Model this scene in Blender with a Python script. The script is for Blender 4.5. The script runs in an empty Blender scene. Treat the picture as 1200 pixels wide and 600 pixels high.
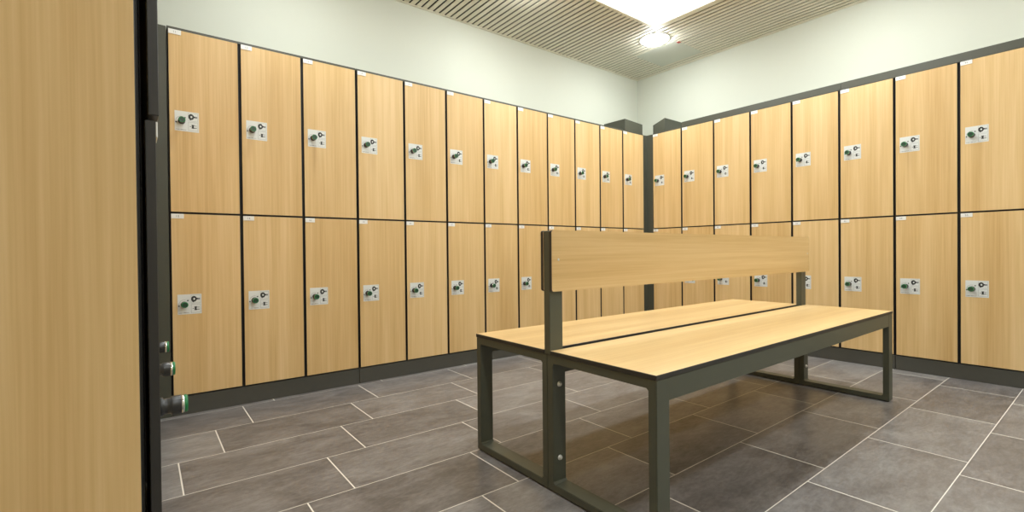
import bpy, bmesh, math, random
from mathutils import Vector, Matrix
random.seed(7)
scene = bpy.context.scene
COL = scene.collection
PI = math.pi

# ------------------------------------------------------------------ materials
def lin(c):
    return tuple(((v/255)/12.92 if v/255 <= .04045 else ((v/255+.055)/1.055)**2.4) for v in c)+(1.,)

def new_mat(name):
    m = bpy.data.materials.new(name); m.use_nodes = True
    nt = m.node_tree
    return m, nt, nt.nodes['Principled BSDF']

def N(nt, kind, **kw):
    n = nt.nodes.new(kind)
    for k, v in kw.items(): setattr(n, k, v)
    return n

def math_node(nt, op, a, b=None, c=None):
    n = N(nt, 'ShaderNodeMath', operation=op)
    for i, v in enumerate((a, b, c)):
        if v is None: continue
        if isinstance(v, (int, float)): n.inputs[i].default_value = v
        else: nt.links.new(v, n.inputs[i])
    return n.outputs[0]

def simple(name, rgb, rough=.5, metal=0., noise=.06, nscale=30, spec=.5):
    """plain coloured material with a faint procedural mottle"""
    m, nt, b = new_mat(name)
    tc = N(nt, 'ShaderNodeTexCoord'); no = N(nt, 'ShaderNodeTexNoise')
    no.inputs['Scale'].default_value = nscale; no.inputs['Detail'].default_value = 4
    nt.links.new(tc.outputs['Object'], no.inputs['Vector'])
    mx = N(nt, 'ShaderNodeMix', data_type='RGBA')
    c = lin(rgb)
    mx.inputs[6].default_value = tuple(v*(1-noise) for v in c[:3])+(1,)
    mx.inputs[7].default_value = tuple(min(1, v*(1+noise)) for v in c[:3])+(1,)
    nt.links.new(no.outputs['Fac'], mx.inputs[0])
    nt.links.new(mx.outputs[2], b.inputs['Base Color'])
    b.inputs['Roughness'].default_value = rough
    b.inputs['Metallic'].default_value = metal
    b.inputs['Specular IOR Level'].default_value = spec
    return m

def wood(name, axis, light, mid, dark, rough=.42):
    """laminate oak: streaks along `axis` (0 = x, 2 = z)"""
    m, nt, b = new_mat(name)
    tc = N(nt, 'ShaderNodeTexCoord'); oi = N(nt, 'ShaderNodeObjectInfo')
    off = N(nt, 'ShaderNodeVectorMath', operation='SCALE')
    comb = N(nt, 'ShaderNodeCombineXYZ')
    nt.links.new(oi.outputs['Random'], comb.inputs[0])
    nt.links.new(math_node(nt, 'MULTIPLY', oi.outputs['Random'], 3.7), comb.inputs[1])
    nt.links.new(math_node(nt, 'MULTIPLY', oi.outputs['Random'], 7.9), comb.inputs[2])
    nt.links.new(comb.outputs[0], off.inputs[0]); off.inputs['Scale'].default_value = 13.
    add = N(nt, 'ShaderNodeVectorMath', operation='ADD')
    nt.links.new(tc.outputs['Object'], add.inputs[0]); nt.links.new(off.outputs[0], add.inputs[1])
    def noise(across, along, detail, dist=0., rough_=.5):
        mp = N(nt, 'ShaderNodeMapping'); s = [across]*3; s[axis] = along
        mp.inputs['Scale'].default_value = s
        no = N(nt, 'ShaderNodeTexNoise')
        no.inputs['Scale'].default_value = 1; no.inputs['Detail'].default_value = detail
        no.inputs['Roughness'].default_value = rough_
        no.inputs['Distortion'].default_value = dist
        nt.links.new(add.outputs[0], mp.inputs['Vector']); nt.links.new(mp.outputs[0], no.inputs['Vector'])
        return no.outputs['Fac']
    broad = noise(11, .55, 2, .35); fine = noise(150, 2.2, 3, .1, .6); medium = noise(38, 1.1, 3, .5)
    r1 = N(nt, 'ShaderNodeValToRGB')
    e = r1.color_ramp.elements
    e[0].position = .31; e[0].color = lin(dark); e[1].position = .69; e[1].color = lin(light)
    k = r1.color_ramp.elements.new(.5); k.color = lin(mid)
    f = math_node(nt, 'ADD', math_node(nt, 'MULTIPLY', broad, .42),
                  math_node(nt, 'ADD', math_node(nt, 'MULTIPLY', medium, .24), math_node(nt, 'MULTIPLY', fine, .34)))
    # per board tone
    f = math_node(nt, 'ADD', f, math_node(nt, 'MULTIPLY', math_node(nt, 'SUBTRACT', oi.outputs['Random'], .5), .10))
    nt.links.new(f, r1.inputs['Fac'])
    nt.links.new(r1.outputs['Color'], b.inputs['Base Color'])
    b.inputs['Roughness'].default_value = rough
    b.inputs['Specular IOR Level'].default_value = .4
    bp = N(nt, 'ShaderNodeBump'); bp.inputs['Strength'].default_value = .05; bp.inputs['Distance'].default_value = .001
    nt.links.new(fine, bp.inputs['Height']); nt.links.new(bp.outputs[0], b.inputs['Normal'])
    return m

def emitter(name, rgb, strength):
    m, nt, b = new_mat(name)
    b.inputs['Base Color'].default_value = (.9, .9, .9, 1)
    b.inputs['Emission Color'].default_value = rgb+(1,)
    b.inputs['Emission Strength'].default_value = strength
    b.inputs['Roughness'].default_value = .4
    return m

def floor_material():
    m, nt, b = new_mat('grey_stone_tile')
    tc = N(nt, 'ShaderNodeTexCoord'); sp = N(nt, 'ShaderNodeSeparateXYZ')
    nt.links.new(tc.outputs['Object'], sp.inputs[0])
    X, Y = sp.outputs[0], sp.outputs[1]
    v = math_node(nt, 'DIVIDE', math_node(nt, 'ADD', Y, .030), -.2985)
    row = math_node(nt, 'FLOOR', v); fv = math_node(nt, 'FRACT', v)
    u = math_node(nt, 'DIVIDE', math_node(nt, 'ADD', math_node(nt, 'ADD', X, 2.768), math_node(nt, 'MULTIPLY', row, .1475)), .592)
    colm = math_node(nt, 'FLOOR', u); fu = math_node(nt, 'FRACT', u)
    def dist(f, size):
        return math_node(nt, 'MULTIPLY', math_node(nt, 'MINIMUM', f, math_node(nt, 'SUBTRACT', 1., f)), size)
    d = math_node(nt, 'MINIMUM', math_node(nt, 'ADD', dist(fv, .2985), .0003), math_node(nt, 'SUBTRACT', dist(fu, .592), .0005))
    grout = N(nt, 'ShaderNodeMapRange'); grout.inputs['From Min'].default_value = .0013; grout.inputs['From Max'].default_value = .0021
    grout.inputs['To Min'].default_value = 1; grout.inputs['To Max'].default_value = 0
    nt.links.new(d, grout.inputs['Value']); G = grout.outputs[0]
    cb = N(nt, 'ShaderNodeCombineXYZ'); nt.links.new(row, cb.inputs[0]); nt.links.new(colm, cb.inputs[1])
    wn = N(nt, 'ShaderNodeTexWhiteNoise', noise_dimensions='3D'); nt.links.new(cb.outputs[0], wn.inputs['Vector'])
    sc = N(nt, 'ShaderNodeVectorMath', operation='SCALE'); sc.inputs['Scale'].default_value = 17.
    nt.links.new(wn.outputs['Color'], sc.inputs[0])
    ad = N(nt, 'ShaderNodeVectorMath', operation='ADD'); nt.links.new(tc.outputs['Object'], ad.inputs[0]); nt.links.new(sc.outputs[0], ad.inputs[1])
    def noise(s, detail, rg=.6, dst=0.):
        mp = N(nt, 'ShaderNodeMapping'); mp.inputs['Scale'].default_value = s
        no = N(nt, 'ShaderNodeTexNoise'); no.inputs['Scale'].default_value = 1; no.inputs['Detail'].default_value = detail
        no.inputs['Roughness'].default_value = rg; no.inputs['Distortion'].default_value = dst
        nt.links.new(ad.outputs[0], mp.inputs['Vector']); nt.links.new(mp.outputs[0], no.inputs['Vector'])
        return no.outputs['Fac']
    n1 = noise((4.5, 8, 1), 6, .66, .5); n2 = noise((45, 80, 1), 6, .75); n3 = noise((10, 34, 1), 5, .6, 1.6)
    f = math_node(nt, 'ADD', math_node(nt, 'MULTIPLY', n1, .45), math_node(nt, 'ADD', math_node(nt, 'MULTIPLY', n2, .3), math_node(nt, 'MULTIPLY', n3, .25)))
    f = math_node(nt, 'ADD', f, math_node(nt, 'MULTIPLY', math_node(nt, 'SUBTRACT', wn.outputs['Value'], .5), .13))
    rp = N(nt, 'ShaderNodeValToRGB'); e = rp.color_ramp.elements
    e[0].position = .36; e[0].color = lin(FLOOR[0]); e[1].position = .65; e[1].color = lin(FLOOR[2])
    k = e.new(.5); k.color = lin(FLOOR[1])
    nt.links.new(f, rp.inputs['Fac'])
    mx = N(nt, 'ShaderNodeMix', data_type='RGBA'); nt.links.new(G, mx.inputs[0])
    nt.links.new(rp.outputs['Color'], mx.inputs[6]); mx.inputs[7].default_value = lin((222, 218, 208))
    nt.links.new(mx.outputs[2], b.inputs['Base Color'])
    rr = math_node(nt, 'ADD', .22, math_node(nt, 'MULTIPLY', n2, .22))
    nt.links.new(math_node(nt, 'ADD', rr, math_node(nt, 'MULTIPLY', G, .3)), b.inputs['Roughness'])
    h = math_node(nt, 'SUBTRACT', math_node(nt, 'MULTIPLY', n2, .15), G)
    bp = N(nt, 'ShaderNodeBump'); bp.inputs['Strength'].default_value = .25; bp.inputs['Distance'].default_value = .0015
    nt.links.new(h, bp.inputs['Height']); nt.links.new(bp.outputs[0], b.inputs['Normal'])
    return m

FLOOR = ((88, 84, 82), (118, 114, 112), (144, 142, 140))
WL, WM, WD = (228, 198, 148), (214, 181, 127), (196, 159, 102)
M = {}
M['wood_v'] = wood('oak_laminate_upright_grain', 2, WL, WM, WD)
M['wood_h'] = wood('oak_laminate_long_grain', 0, (228, 199, 147), (215, 182, 127), (197, 160, 103), .36)
M['edge'] = simple('black_laminate_core', (46, 44, 41), .45)
M['carcass'] = simple('black_carcass', (20, 19, 17), .55)
M['metal'] = simple('olive_grey_powder_coat', (78, 80, 67), .42, .0, .05, 220)
M['filler'] = simple('dark_grey_filler_panel', (72, 73, 62), .40, .0, .05, 60)
M['plinth'] = simple('dark_grey_plinth', (72, 71, 64), .45, .0, .05, 60)
M['paint'] = simple('off_white_wall_paint', (203, 205, 191), .75, 0, .012, 3)
M['tan'] = simple('tan_wall_paint', (212, 204, 188), .7, 0, .02, 3)
M['slat'] = simple('beige_metal_slat', (240, 235, 218), .45, 0, .01, 5)
M['hatch'] = simple('grey_hatch_paint', (214, 217, 205), .5, 0, .01, 5)
M['plenum'] = simple('dark_plenum', (20, 19, 16), .9)
M['trim'] = simple('cream_edge_trim', (232, 228, 210), .5, 0, .01)
M['white'] = simple('white_plastic', (232, 232, 228), .4, 0, .015)
M['plate'] = simple('pale_lock_plate', (218, 221, 218), .35, 0, .015)
M['ink'] = simple('black_print', (40, 42, 40), .5)
M['greyink'] = simple('grey_print', (124, 127, 127), .5)
M['digit'] = simple('dark_grey_print', (95, 95, 98), .5)
M['knob'] = simple('black_knob_plastic', (38, 38, 37), .32)
M['chrome'] = simple('bright_chrome', (215, 215, 210), .18, 1., .02)
M['green'] = simple('green_cap', (16, 116, 64), .35)
M['greenface'] = simple('dark_green_cap_face', (34, 62, 46), .3)
M['steel'] = simple('steel_screw', (214, 212, 204), .3, .25, .03)
M['red'] = simple('red_tag', (196, 62, 52), .5)
M['floor'] = floor_material()
M['lamp'] = emitter('lamp_diffuser_glow', (.95, .995, 1.0), 88.)
M['panel'] = emitter('luminous_panel_glow', (.95, .995, 1.0), 3.6)

# ------------------------------------------------------------------ mesh tools
class MB:
    def __init__(self): self.bm = bmesh.new()
    def box(self, x0, x1, y0, y1, z0, z1, mi=0, bev=0., faces=None, seg=1):
        """faces: {'-y': material index, ...} overrides"""
        bm = self.bm
        vs = [bm.verts.new((x, y, z)) for x in (x0, x1) for y in (y0, y1) for z in (z0, z1)]
        q = {'-x': (0, 1, 3, 2), '+x': (4, 6, 7, 5), '-y': (0, 4, 5, 1), '+y': (2, 3, 7, 6), '-z': (0, 2, 6, 4), '+z': (1, 5, 7, 3)}
        fs = []
        for k, idx in q.items():
            f = bm.faces.new([vs[i] for i in idx]); f.material_index = (faces or {}).get(k, mi); fs.append(f)
        if bev > 0:
            ed = list({e for f in fs for e in f.edges})
            bmesh.ops.bevel(bm, geom=ed, offset=bev, segments=seg, affect='EDGES', profile=.5, clamp_overlap=True,
                            material=mi if faces else -1)
        return self
    def prism(self, pts, axis, a, b, mi=0, bev=0.):
        """extrude a 2-D outline along an axis between a and b"""
        bm = self.bm
        def P(p, t):
            c = [p[0], p[1]]; c.insert(axis, t); return c
        A = [bm.verts.new(P(p, a)) for p in pts]; B = [bm.verts.new(P(p, b)) for p in pts]
        n = len(pts); fs = [bm.faces.new(A), bm.faces.new(B[::-1])]
        for i in range(n): fs.append(bm.faces.new((A[i], B[i], B[(i+1) % n], A[(i+1) % n])))
        for f in fs: f.material_index = mi
        if bev > 0:
            bmesh.ops.bevel(bm, geom=list({e for f in fs for e in f.edges}), offset=bev, segments=1, affect='EDGES', material=-1)
        return self
    def poly(self, pts, mi=0):
        f = self.bm.faces.new([self.bm.verts.new(p) for p in pts]); f.material_index = mi; return self
    def lathe(self, prof, M4, n=28, mis=None, ribs=None):
        """prof: list of (r, h) along local +Z of the frame M4; mis: material per band"""
        bm = self.bm; rings = []
        for j, (r, h) in enumerate(prof):
            ring = []
            for i in range(n):
                a = 2*PI*i/n; rr = r
                if ribs and j in ribs and i % 2: rr = r*.93
                ring.append(bm.verts.new(M4 @ Vector((rr*math.cos(a), rr*math.sin(a), h))))
            rings.append(ring)
        for j in range(len(prof)-1):
            for i in range(n):
                f = bm.faces.new((rings[j][i], rings[j][(i+1) % n], rings[j+1][(i+1) % n], rings[j+1][i]))
                f.material_index = mis[j] if mis else 0; f.smooth = True
        f = bm.faces.new(rings[-1]); f.material_index = mis[-1] if mis else 0
        f = bm.faces.new(rings[0][::-1]); f.material_index = mis[0] if mis else 0
        return self
    def mesh(self, name, mats):
        bmesh.ops.recalc_face_normals(self.bm, faces=self.bm.faces)
        me = bpy.data.meshes.new(name); self.bm.to_mesh(me); self.bm.free()
        for m in mats: me.materials.append(M[m])
        return me

def obj(name, me, parent=None, loc=(0, 0, 0), rotz=0.):
    o = bpy.data.objects.new(name, me); COL.objects.link(o)
    o.location = loc; o.rotation_euler = (0, 0, rotz)
    if parent: o.parent = parent
    return o
def tag(o, label=None, cat=None, group=None, kind=None):
    if label: o['label'] = label
    if cat: o['category'] = cat
    if group: o['group'] = group
    if kind: o['kind'] = kind
    return o
def thing(name, label, cat, loc=(0, 0, 0), rotz=0., group=None):
    return tag(obj(name, None, None, loc, rotz), label, cat, group)

# ------------------------------------------------------------------ dimensions
D = .43            # wall behind the lockers
ZC = 2.567         # ceiling
XW, YW = -4.42, -5.0
Z_LOW, Z_MID, Z_TOP = .0952, .9678, 1.8365
FY = -3.648        # left end of the left-wall lockers
RY = -.063
BX = -3.735        # door plane of the near bank

# ------------------------------------------------------------------ room shell
def struct(name, mb, mats): return tag(obj(name, mb.mesh(name, mats)), kind='structure')
struct('floor', MB().box(XW-.1, D+.1, YW-.1, D+.1, -.1, 0), ['floor'])
struct('wall_left', MB().box(XW-.1, D+.1, D, D+.1, 0, ZC+.25), ['paint'])
struct('wall_right', MB().box(D, D+.1, YW-.1, D, 0, ZC+.25), ['paint'])
struct('wall_back', MB().box(XW-.1, D, YW-.1, YW, 0, ZC+.25), ['tan'])  # wall_back and wall_side are unseen, invented mainly to bounce light
struct('wall_side', MB().box(XW-.1, XW, YW, D, 0, ZC+.25), ['tan'])

# luminous panel and hatch openings
PHX, PHY = .503, .560
PANELS = [(-.970, -.990)]
HX0, HX1, HY0, HY1 = -.101, .308, -.389, .041
c = MB()
x = -1.91 - .049*52
while x < D-.03:
    a, b_ = x+.0072, min(x+.049-.0072, D-.012)
    mid = (a+b_)/2
    spans = [(YW+.01, D-.012)]
    cut = []
    for px, py in sorted(PANELS, key=lambda q: -q[1]):
        if px-PHX-.045 < mid < px+PHX+.045: cut.append((py-PHY-.03, py+PHY+.03))
    if HX0-.01 < mid < HX1+.01: cut.append((HY0, HY1))
    for (c0, c1) in cut:
        ns = []
        for s0, s1 in spans:
            if c0 >= s1 or c1 <= s0: ns.append((s0, s1)); continue
            if c0 > s0: ns.append((s0, c0))
            if c1 < s1: ns.append((c1, s1))
        spans = ns
    if b_-a > .004 and a > XW+.01:
        for s0, s1 in spans:
            c.box(a, b_, s0, s1, ZC, ZC+.005, 0, .0008)
            c.box(b_-.0004, min(b_+.0148, D-.001), s0, s1, ZC+.0052, ZC+.0065, 1)   # dark strip behind the gap
    x += .049
c.box(XW-.1, D+.1, YW-.1, D+.1, ZC+.16, ZC+.2, 1)                    # dark soffit above the slats
struct('ceiling', c, ['slat', 'plenum'])
t = MB()
t.box(XW, D, D-.014, D, ZC-.004, ZC+.02, 0, .001)
struct('trim_1', t, ['trim'])
t = MB(); t.box(D-.014, D, YW, D-.015, ZC-.004, ZC+.02, 0, .001)
struct('trim_2', t, ['trim'])

# luminous ceiling panel
panel_labels = ['large luminous white panel in the slatted ceiling beside the corner lamp']
hx, hy, w = PHX, PHY, .026
f = MB()
for (a, b_, c_, d_) in ((-hx-w, hx+w, -hy-w, -hy), (-hx-w, hx+w, hy, hy+w), (-hx-w, -hx, -hy, hy), (hx, hx+w, -hy, hy)):
    f.box(a, b_, c_, d_, -.006, .05, 0, .0015)
PFR = f.mesh('panel_frame', ['slat'])
PDI = MB().box(-hx+.001, hx-.001, -hy+.001, hy-.001, .002, .02).mesh('panel_diffuser', ['panel'])
for (px, py), lb in zip(PANELS, panel_labels):
    lp = thing('luminous_ceiling_panel', lb, 'ceiling light', (px, py, ZC))
    obj('frame', PFR, lp); obj('diffuser', PDI, lp)

# round lamps on a 1.4 m grid; the rearmost row is unseen, added to light from behind
lamp_ring = MB().lathe([(.112, -.004), (.126, -.004), (.130, -.001), (.130, .012), (.112, .012)], Matrix.Identity(4), 48).mesh('lamp_ring', ['white'])
prof = []
R_, S_ = .118, .042
RS = (R_*R_+S_*S_)/(2*S_)
for k in range(9):
    r = R_*(1-k/8.6); prof.append((r, math.sqrt(RS*RS-r*r)-(RS-S_)+.002))
flip = Matrix.Rotation(PI, 4, 'X')
lamp_dome = MB().lathe(prof, flip, 48).mesh('lamp_dome', ['lamp'])
lamp_labels = {(0, 0): 'round glowing white ceiling lamp in the corner beside the square luminous panel',
               (1, 0): 'round ceiling lamp above the middle of the left wall lockers'}
for i in range(3):
    for j in range(4):
        lb = lamp_labels.get((i, j))
        if not lb:
            lb = 'round ceiling lamp %s, %s' % (('near the right wall', 'over the middle of the room', 'over the near locker bank')[i],
                                                ('closest to the left wall', 'level with the bench', 'just behind the viewer', 'added at the back wall for fill light')[j])
        l = thing('round_ceiling_lamp', lb, 'ceiling light', (-.272-1.4*i, -.289-1.4*j, ZC-.001), 0, 'round ceiling lamps')
        obj('trim_ring', lamp_ring, l); obj('diffuser', lamp_dome, l)

# smooth hatch beside the corner lamp
h = thing('ceiling_hatch', 'smooth grey square hatch among the ceiling slats beside the round lamp', 'ceiling hatch', (HX0, HY0, ZC))
obj('panel', MB().box(.001, HX1-HX0-.001, .001, HY1-HY0-.001, 0, .012, 0, .001).mesh('hatch_panel', ['hatch']), h)
tag(obj('tag', MB().box(.030, .062, -.004, .022, -.003, 0, 0, .0006).mesh('hatch_tag', ['red']), h), 'small red tag')
obj('screw', MB().lathe([(.004, 0), (.0035, .002), (.001, .0025)], Matrix.Translation((.15, .02, 0)) @ flip, 12).mesh('hatch_screw', ['steel']), h)

# ------------------------------------------------------------------ lockers
DW = .287
def door_mesh(name, z0, z1):
    return MB().box(-DW, 0, 0, .013, z0, z1, 1, .0009, {'-y': 0, '+y': 0}).mesh(name, ['wood_v', 'edge'])
DOOR_UP = door_mesh('upper_door', Z_MID+.004, Z_TOP)
DOOR_LOW = door_mesh('lower_door', Z_LOW, Z_MID-.004)

def ring_pts(cx, cz, r0, r1, a0, a1, n, y):
    o = [(cx+r1*math.cos(a0+(a1-a0)*i/n), y, cz+r1*math.sin(a0+(a1-a0)*i/n)) for i in range(n+1)]
    i_ = [(cx+r0*math.cos(a0+(a1-a0)*i/n), y, cz+r0*math.sin(a0+(a1-a0)*i/n)) for i in range(n+1)]
    return o, i_
def lock_plate_mesh():
    m = MB(); w, hh = .0965, .0955
    m.box(0, w, -.0006, 0, -hh/2, hh/2, 0, .0002)
    y = -.0008
    def rect(x0, x1, z0, z1, mi): m.poly([(x0, y, z0), (x1, y, z0), (x1, y, z1), (x0, y, z1)], mi)
    def arc(cx, cz, r0, r1, a0, a1, n, mi):
        o, i_ = ring_pts(cx, cz, r0, r1, a0, a1, n, y)
        for k in range(n): m.poly([o[k], o[k+1], i_[k+1], i_[k]], mi)
    # framed fields on the right half
    for z0, z1 in ((.004, .043), (-.042, -.001)):
        rect(.054, .0925, z1-.0008, z1, 2); rect(.054, .0925, z0, z0+.0008, 2)
        rect(.054, .0548, z0, z1, 2); rect(.0917, .0925, z0, z1, 2)
    # turning scale round the knob: arc and two dots
    arc(.0270, 0, .0215, .0226, math.radians(75), math.radians(190), 14, 2)
    for a in (52, 197):
        cx, cz = .0270+.0225*math.cos(math.radians(a)), .0225*math.sin(math.radians(a))
        m.poly([(cx+.0034*math.cos(k*PI/5), y, cz+.0034*math.sin(k*PI/5)) for k in range(10)], 1)
    # line of small print at the foot
    xx = .004
    for wd in (.006, .009, .004, .011, .007, .005):
        rect(xx, xx+wd-.0012, -.0415, -.0395, 2 if wd < .009 else 1); xx += wd
    # upper pictogram: ring with a grey tag
    cx, cz = .0655, .0245
    o = [(cx+.0118*math.cos(k*PI/8), y, cz+.0142*math.sin(k*PI/8)) for k in range(16)]
    n_ = [(cx+.0038*math.cos(k*PI/8)+.001, y, cz+.0050*math.sin(k*PI/8)) for k in range(16)]
    for k in range(16): m.poly([o[k], o[(k+1) % 16], n_[(k+1) % 16], n_[k]], 1)
    m.poly([(cx+.008, y-.0001, cz+.005), (cx+.008, y-.0001, cz-.004), (cx+.016, y-.0001, cz-.003), (cx+.016, y-.0001, cz+.004)], 1)
    rect(cx+.0155, cx+.0245, cz-.0042, cz+.0042, 2)
    m.poly([(cx-.002, y, cz-.012), (cx-.0005, y, cz-.017), (cx-.006, y, cz-.015), (cx-.008, y, cz-.009)], 1)
    # lower pictogram: blocky clip with two prongs
    cx, cz = .0715, -.0215
    m.poly([(cx-.005, y, cz-.009), (cx+.006, y, cz-.009), (cx+.004, y, cz), (cx+.006, y, cz+.009), (cx-.005, y, cz+.009), (cx-.003, y, cz)], 1)
    rect(cx+.0045, cx+.016, cz+.0035, cz+.0062, 2); rect(cx+.0045, cx+.016, cz-.0068, cz-.0038, 1)
    rect(cx-.012, cx-.0045, cz-.0016, cz+.0012, 2)
    bm = m.bm
    me = bpy.data.meshes.new('lock_plate')
    for fc in bm.faces:
        if fc.material_index and fc.normal.y > 0: fc.normal_flip()
    bm.normal_update(); bm.to_mesh(me); bm.free()
    for k in ('plate', 'ink', 'greyink'): me.materials.append(M[k])
    return me
LOCK = lock_plate_mesh()
# knob: axis along -y
KM = Matrix.Rotation(PI/2, 4, 'X')
KNOB = MB().lathe([(.0145, 0), (.0145, .004), (.0118, .0055), (.0122, .0135), (.0142, .015), (.0146, .0165), (.0146, .0275),
                   (.0138, .0280), (.0142, .0285), (.0142, .0312), (.0134, .0315), (.0139, .0320), (.0137, .0348), (.0125, .0362), (.0100, .0364), (.0096, .0356), (.0, .0356+.00001)][:-1],
                  KM, 32, [0, 0, 0, 0, 0, 0, 0, 1, 1, 1, 2, 2, 2, 2, 3, 3], ribs={5, 6}).mesh('knob', ['knob', 'chrome', 'green', 'greenface'])

# digits from the built-in font, one outline each
def digit_mesh_data():
    out = {}
    for d in '0123456789':
        cu = bpy.data.curves.new('d', 'FONT'); cu.body = d; cu.size = .0125; cu.resolution_u = 3
        o = bpy.data.objects.new('d', cu); COL.objects.link(o)
        bpy.context.view_layer.update()
        me = o.evaluated_get(bpy.context.evaluated_depsgraph_get()).to_mesh()
        out[d] = ([v.co.copy() for v in me.vertices], [list(p.vertices) for p in me.polygons])
        o.to_mesh_clear(); bpy.data.objects.remove(o); bpy.data.curves.remove(cu)
    return out
DIG = digit_mesh_data()
def number_plate_mesh(num):
    m = MB(); m.box(0, .050, -.0022, 0, 0, .0225, 0, .0005)
    bm = m.bm; s = str(num); x = .025-.0036*len(s)
    for ch in s:
        vs, ps = DIG[ch]
        nv = [bm.verts.new((x+v.x, -.0026, .0068+v.y)) for v in vs]
        for p in ps:
            try:
                f_ = bm.faces.new([nv[i] for i in p]); f_.material_index = 1
            except ValueError: pass
        x += .0075
    me = bpy.data.meshes.new('number_plate'); bm.normal_update(); bm.to_mesh(me); bm.free()
    me.materials.append(M['white']); me.materials.append(M['digit'])
    return me

def carcass_mesh():
    m = MB(); y0, y1 = .016, .405
    for k in range(4):
        xs = .3*k; a = max(0.001, xs-.0075); b_ = min(.899, xs+.0075)
        m.box(a, b_, y0, y1, .088, 1.838, 0)
    for k in range(3):
        a, b_ = .3*k+.0076, .3*k+.2924
        m.box(a, b_, y0, y1-.011, Z_MID-.009, Z_MID+.009, 0)
        m.box(a, b_, y0, y1-.011, .0882, .104, 0)
        m.box(a, b_, y1-.01, y1, .104, 1.838, 0)
    return m.mesh('carcass', ['carcass'])
CARC = carcass_mesh()
TOPP = MB().box(.001, .899, .006, .405, 1.8382, 1.850, 0, .0008).mesh('top_panel', ['filler'])
PLIN = MB().box(.0015, .8985, .005, .03, 0, .0875, 0, .001).mesh('plinth', ['plinth'])

def locker_unit(label, loc, rotz, group, first, ajar=None, skip=()):
    u = thing('locker_unit', label, 'lockers', loc, rotz, group)
    obj('carcass', CARC, u); obj('top_panel', TOPP, u); obj('plinth', PLIN, u)
    num = first
    for k in range(3):
        for tier in (1, 0):
            ang = math.radians(random.choice((0, 0, .1, .25, .35)))
            if ajar and (k, tier) in ajar: ang = math.radians(ajar[(k, tier)])
            d = obj('door', DOOR_UP if tier else DOOR_LOW, u, (.3*k+.0065+DW, 0, 0), ang)
            zc_ = 1.4065 if tier else .5295
            zt = Z_TOP if tier else Z_MID-.004
            obj('lock_plate', LOCK, d, (-DW+.0205, 0, zc_))
            if (k, tier) not in skip: obj('knob', KNOB, d, (-DW+.0475, -.0007, zc_))
            obj('number_plate', number_plate_mesh(num), d, (-DW+.0008, 0, zt-.0235))
            num += 1
    return u

LG = 'locker units along the left wall'
RG = 'locker units along the right wall'
BG = 'locker units of the near bank'
ll = ['oak fronted locker unit at the left end of the left wall, beside the near bank',
      'second oak fronted locker unit from the left on the left wall, clear of the bench',
      'oak fronted locker unit on the left wall behind the near end of the bench backrest',
      'oak fronted locker unit on the left wall against the far corner post']
for k in range(4):
    locker_unit(ll[k], (FY+.9*k, 0, 0), 0, LG, 11+6*k, {(0, 1): .45, (1, 1): .1, (2, 1): .35} if k == 1 else None)
rl = ['oak fronted locker unit on the right wall against the far corner post, behind the backrest',
      'oak fronted locker unit on the right wall behind the far end of the bench',
      'oak fronted locker unit at the right edge, rightmost on the right wall']
for k in range(3):
    locker_unit(rl[k], (0, RY-.9*k, 0), -PI/2, RG, 35+6*k)
bl = ['near locker unit seen edge on at the left, nearest door slightly ajar',
      'locker unit of the near bank standing next to the left wall lockers']
bank = []
for k in range(2):
    bank.append(locker_unit(bl[k], (BX-.007*k, -1.9+.9*k, 0), PI/2, BG, 53+6*k, {(0, 1): 1.6, (0, 0): .75, (1, 0): 0, (2, 0): 0, (1, 1): 0, (2, 1): 0} if k == 0 else {(a, b): 0 for a in range(3) for b in range(2)},
                            skip=((2, 1),) if k == 0 else ((0, 0), (1, 0))))
# wooden end panel of the near bank
tag(obj('end_panel', MB().box(-.0125, 0, .019, .41, 0, 1.853, 1, .0009, {'-x': 0, '+x': 0}).mesh('end_panel', ['wood_v', 'edge']), bank[0]),
    'large oak laminate end panel facing the viewer')

# corner posts
def L_post(name, pts, z1, label):
    return tag(obj(name, MB().prism(pts, 2, 0, z1, 0, .0012).mesh(name, ['filler'])), label, 'corner post')
L_post('corner_post', [(-.0465, .004), (.004, .004), (.004, -.0615), (.0155, -.0615), (.0155, .0155), (-.0465, .0155)], 1.842,
       'dark grey corner post between left and right wall lockers in the far corner')
L_post('corner_post', [(-3.734, -.0985), (-3.734, .004), (-3.6495, .004), (-3.6495, .0155), (-3.7455, .0155), (-3.7455, -.0985)], 1.845,
       'dark grey corner post at the left between the near bank and the left wall lockers')

# sloped boxes on the lockers in the far corner
def corner_box(pts, label):
    bm = MB(); b8 = [bm.bm.verts.new(p) for p in pts]
    for q in ((0, 1, 2, 3), (7, 6, 5, 4), (0, 4, 5, 1), (1, 5, 6, 2), (2, 6, 7, 3), (3, 7, 4, 0)):
        bm.bm.faces.new([b8[i] for i in q])
    bmesh.ops.bevel(bm.bm, geom=list(bm.bm.edges), offset=.0012, segments=1, affect='EDGES')
    return tag(obj('locker_top_box', bm.mesh('locker_top_box', ['filler'])), label, 'locker top box', 'slope topped boxes on the corner lockers')
z0 = 1.8502
x0, x1, y0, y1 = -.288, -.049, .02, .27
corner_box([(x0, y0, z0), (x1+.013, y0, z0), (x1+.013, y1, z0), (x0, y1, z0), (x0, y0, 1.959), (x1+.013, y0, 1.944), (x1+.013, y1, 1.944), (x0, y1, 1.962)],
           'dark grey slope topped box on the last left wall locker, left of the corner')
x0, x1, y0, y1 = .02, .29, -.184, -.056
corner_box([(x0, y0, z0), (x1, y0, z0), (x1, y1, z0), (x0, y1, z0), (x0, y0, 1.971), (x1, y0, 1.971), (x1, y1, 1.929), (x0, y1, 1.929)],
           'dark grey slope topped box on the first right wall locker, right of the corner')
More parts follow.
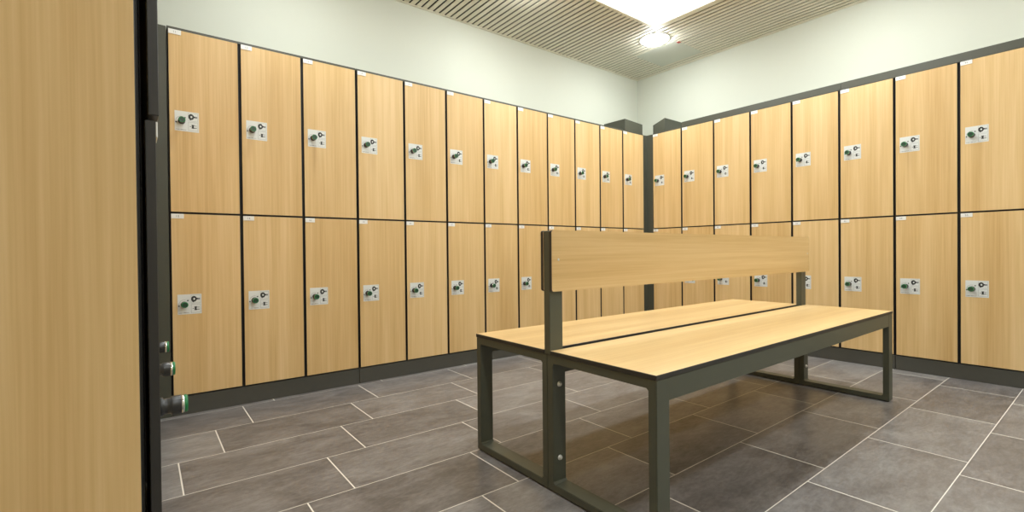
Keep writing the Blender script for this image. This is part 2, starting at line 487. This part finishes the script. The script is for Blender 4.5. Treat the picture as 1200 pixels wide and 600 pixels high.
# fascia strips on the right wall lockers
def fascia(ya, yb, label):
    m = MB().prism([(0, 1.8385), (0, 1.8875), (.012, 1.8875), (.012, 1.8525), (.06, 1.8525), (.06, 1.8505), (.0055, 1.8505), (.0055, 1.8385)], 1, ya, yb, 0, .0004)
    return tag(obj('fascia_strip', m.mesh('fascia_strip', ['filler'])), label, 'fascia strip', 'fascia strips on the right wall lockers')
fascia(-1.5715, -.367, 'dark grey fascia strip on top of the right wall lockers, corner side of its joint')
fascia(-2.763, -1.5735, 'dark grey fascia strip on top of the right wall lockers, running to the right edge')

# ------------------------------------------------------------------ bench
bench = thing('double_sided_bench', 'double sided oak bench with olive grey steel frame and shared oak backrest', 'bench', (0, 0, 0))
BX0, BX1 = -2.727, -.768
TH = .0255
def leg_frame(x0, ya, yb):
    """closed rectangular end frame with slightly filleted inside corners"""
    bm = MB(); m = bm.bm; za, zb = .004, .4368; fr = .006
    def loop(inner):
        if not inner: return [(ya, za), (yb, za), (yb, zb), (ya, zb)]
        a, b_, c_, d_ = ya+TH, yb-TH, za+TH-.002, zb-TH
        return [(a+fr, c_), (b_-fr, c_), (b_, c_+fr), (b_, d_-fr), (b_-fr, d_), (a+fr, d_), (a, d_-fr), (a, c_+fr)]
    O, I = loop(False), loop(True)
    for x in (x0, x0+.056):
        pass
    V = {}
    for x in (x0, x0+.056):
        for nm, L in (('o', O), ('i', I)):
            for i, (yy, zz) in enumerate(L): V[(nm, i, x)] = m.verts.new((x, yy, zz))
    fs = []
    for x in (x0, x0+.056):
        o = lambda i: V[('o', i % 4, x)]
        n = lambda i: V[('i', i % 8, x)]
        for k in range(4):
            fs.append(m.faces.new((o(k), o(k+1), n(2*k+1), n(2*k))))
            fs.append(m.faces.new((o(k+1), n(2*k+2), n(2*k+1))))
    xa, xb = x0, x0+.056
    for k in range(4): fs.append(m.faces.new((V[('o', k, xa)], V[('o', (k+1) % 4, xa)], V[('o', (k+1) % 4, xb)], V[('o', k, xb)])))
    for k in range(8): fs.append(m.faces.new((V[('i', k, xa)], V[('i', (k+1) % 8, xa)], V[('i', (k+1) % 8, xb)], V[('i', k, xb)])))
    bmesh.ops.recalc_face_normals(m, faces=m.faces)
    ed = [e for e in m.edges if len(e.link_faces) == 2 and e.calc_face_angle(0) > 1.2]
    bmesh.ops.bevel(m, geom=ed, offset=.0016, segments=2, affect='EDGES')
    return bm.mesh('leg_frame', ['metal'])
Y = {'l': (-1.6262, -1.2180), 'r': (-2.0385, -1.6266)}
SY = {'l': (-1.6125, -1.2165), 'r': (-2.0400, -1.6425)}
for k in ('l', 'r'):
    ya, yb = Y[k]
    for x0 in (BX0, BX1-.056):
        obj('leg_frame', leg_frame(x0, ya, yb), bench)
        for yy in (ya+.013, yb-.013):
            obj('foot_pad', MB().box(x0+.008, x0+.048, yy-.009, yy+.009, 0, .0045, 0, .0008).mesh('foot_pad', ['edge']), bench)
    for yy in (ya, yb-TH):
        obj('apron', MB().box(BX0+.055, BX1-.055, yy+.0006, yy+TH-.0006, .3765, .4368, 0, .0012).mesh('apron', ['metal']), bench)
    s0, s1 = SY[k]
    obj('seat', MB().box(BX0-.002, BX1+.002, s0, s1, .4370, .4500, 1, .0014, {'+z': 0, '-z': 0}, 2).mesh('seat', ['wood_h', 'edge']), bench)
for x0 in (BX0, BX1-.056):
    obj('post', MB().box(x0, x0+.056, -1.6415, -1.6135, .4368, .8325, 0, .0015).mesh('post', ['metal']), bench)
def rounded(x0, x1, z0, z1, r, n=5):
    p = []
    for cx, cz, a in ((x1-r, z1-r, 0), (x0+r, z1-r, 90), (x0+r, z0+r, 180), (x1-r, z0+r, 270)):
        for i in range(n+1):
            t_ = math.radians(a+90*i/n); p.append((cx+r*math.cos(t_), cz+r*math.sin(t_)))
    return p
def back_board(ya, yb):
    m = MB(); b_ = m.bm
    m.prism(rounded(BX0-.001, -.750, .6385, .8335, .006), 1, ya, yb, 1)
    for f_ in b_.faces:
        if len(f_.verts) > 4: f_.material_index = 0
    ed = [e for e in b_.edges if any(len(f_.verts) > 4 for f_ in e.link_faces)]
    bmesh.ops.bevel(b_, geom=ed, offset=.001, segments=1, affect='EDGES', material=1)
    return m.mesh('backrest', ['wood_h', 'edge'])
for k, (ya, yb) in enumerate(((-1.6535, -1.6417), (-1.6133, -1.6015))):
    bb = obj('backrest', back_board(ya, yb), bench)
    s = -1 if k == 0 else 1
    for xx in (-2.699, -.774):
        RM = Matrix.Rotation(PI/2 if s < 0 else -PI/2, 4, 'X')
        obj('screw', MB().lathe([(.0042, 0), (.0042, .0006), (.003, .0016)], Matrix.Translation((xx, ya if s < 0 else yb, .740)) @ RM, 16).mesh('screw', ['steel']), bb)
for x0 in (-2.699, -.796):
    for zz in (.342, .106):
        obj('bolt', MB().lathe([(.0085, 0), (.0085, .0015), (.0062, .0016), (.0062, .006), (.004, .008)],
                               Matrix.Translation((x0, -1.6266-TH, zz)) @ Matrix.Rotation(PI/2, 4, 'X'), 18).mesh('bolt', ['steel']), bench)

# ------------------------------------------------------------------ world, camera, view
w_ = bpy.data.worlds.new('World'); scene.world = w_; w_.use_nodes = True
w_.node_tree.nodes['Background'].inputs['Color'].default_value = (0, 0, 0, 1)
F, yaw, pit, rol = 559.84, math.radians(37.704), math.radians(-.497), math.radians(-.560)
fw = Vector((math.sin(yaw)*math.cos(pit), math.cos(yaw)*math.cos(pit), math.sin(pit)))
r0 = Vector((math.cos(yaw), -math.sin(yaw), 0)); u0 = r0.cross(fw)
rr = r0*math.cos(rol)+u0*math.sin(rol); uu = -r0*math.sin(rol)+u0*math.cos(rol)
cam = bpy.data.cameras.new('camera'); co = bpy.data.objects.new('camera', cam); COL.objects.link(co)
mw = Matrix.Identity(4)
for i in range(3):
    mw[i][0], mw[i][1], mw[i][2] = rr[i], uu[i], -fw[i]
mw.translation = Vector((-3.74897, -2.76974, .76621))
co.matrix_world = mw
cam.sensor_fit = 'HORIZONTAL'; cam.sensor_width = 36; cam.lens = F/1200*36
cam.clip_start = .02
scene.camera = co
vs = scene.view_settings
vs.view_transform = 'Standard'; vs.look = 'None'; vs.gamma = 1; vs.use_curve_mapping = False
vs.exposure = 0.08
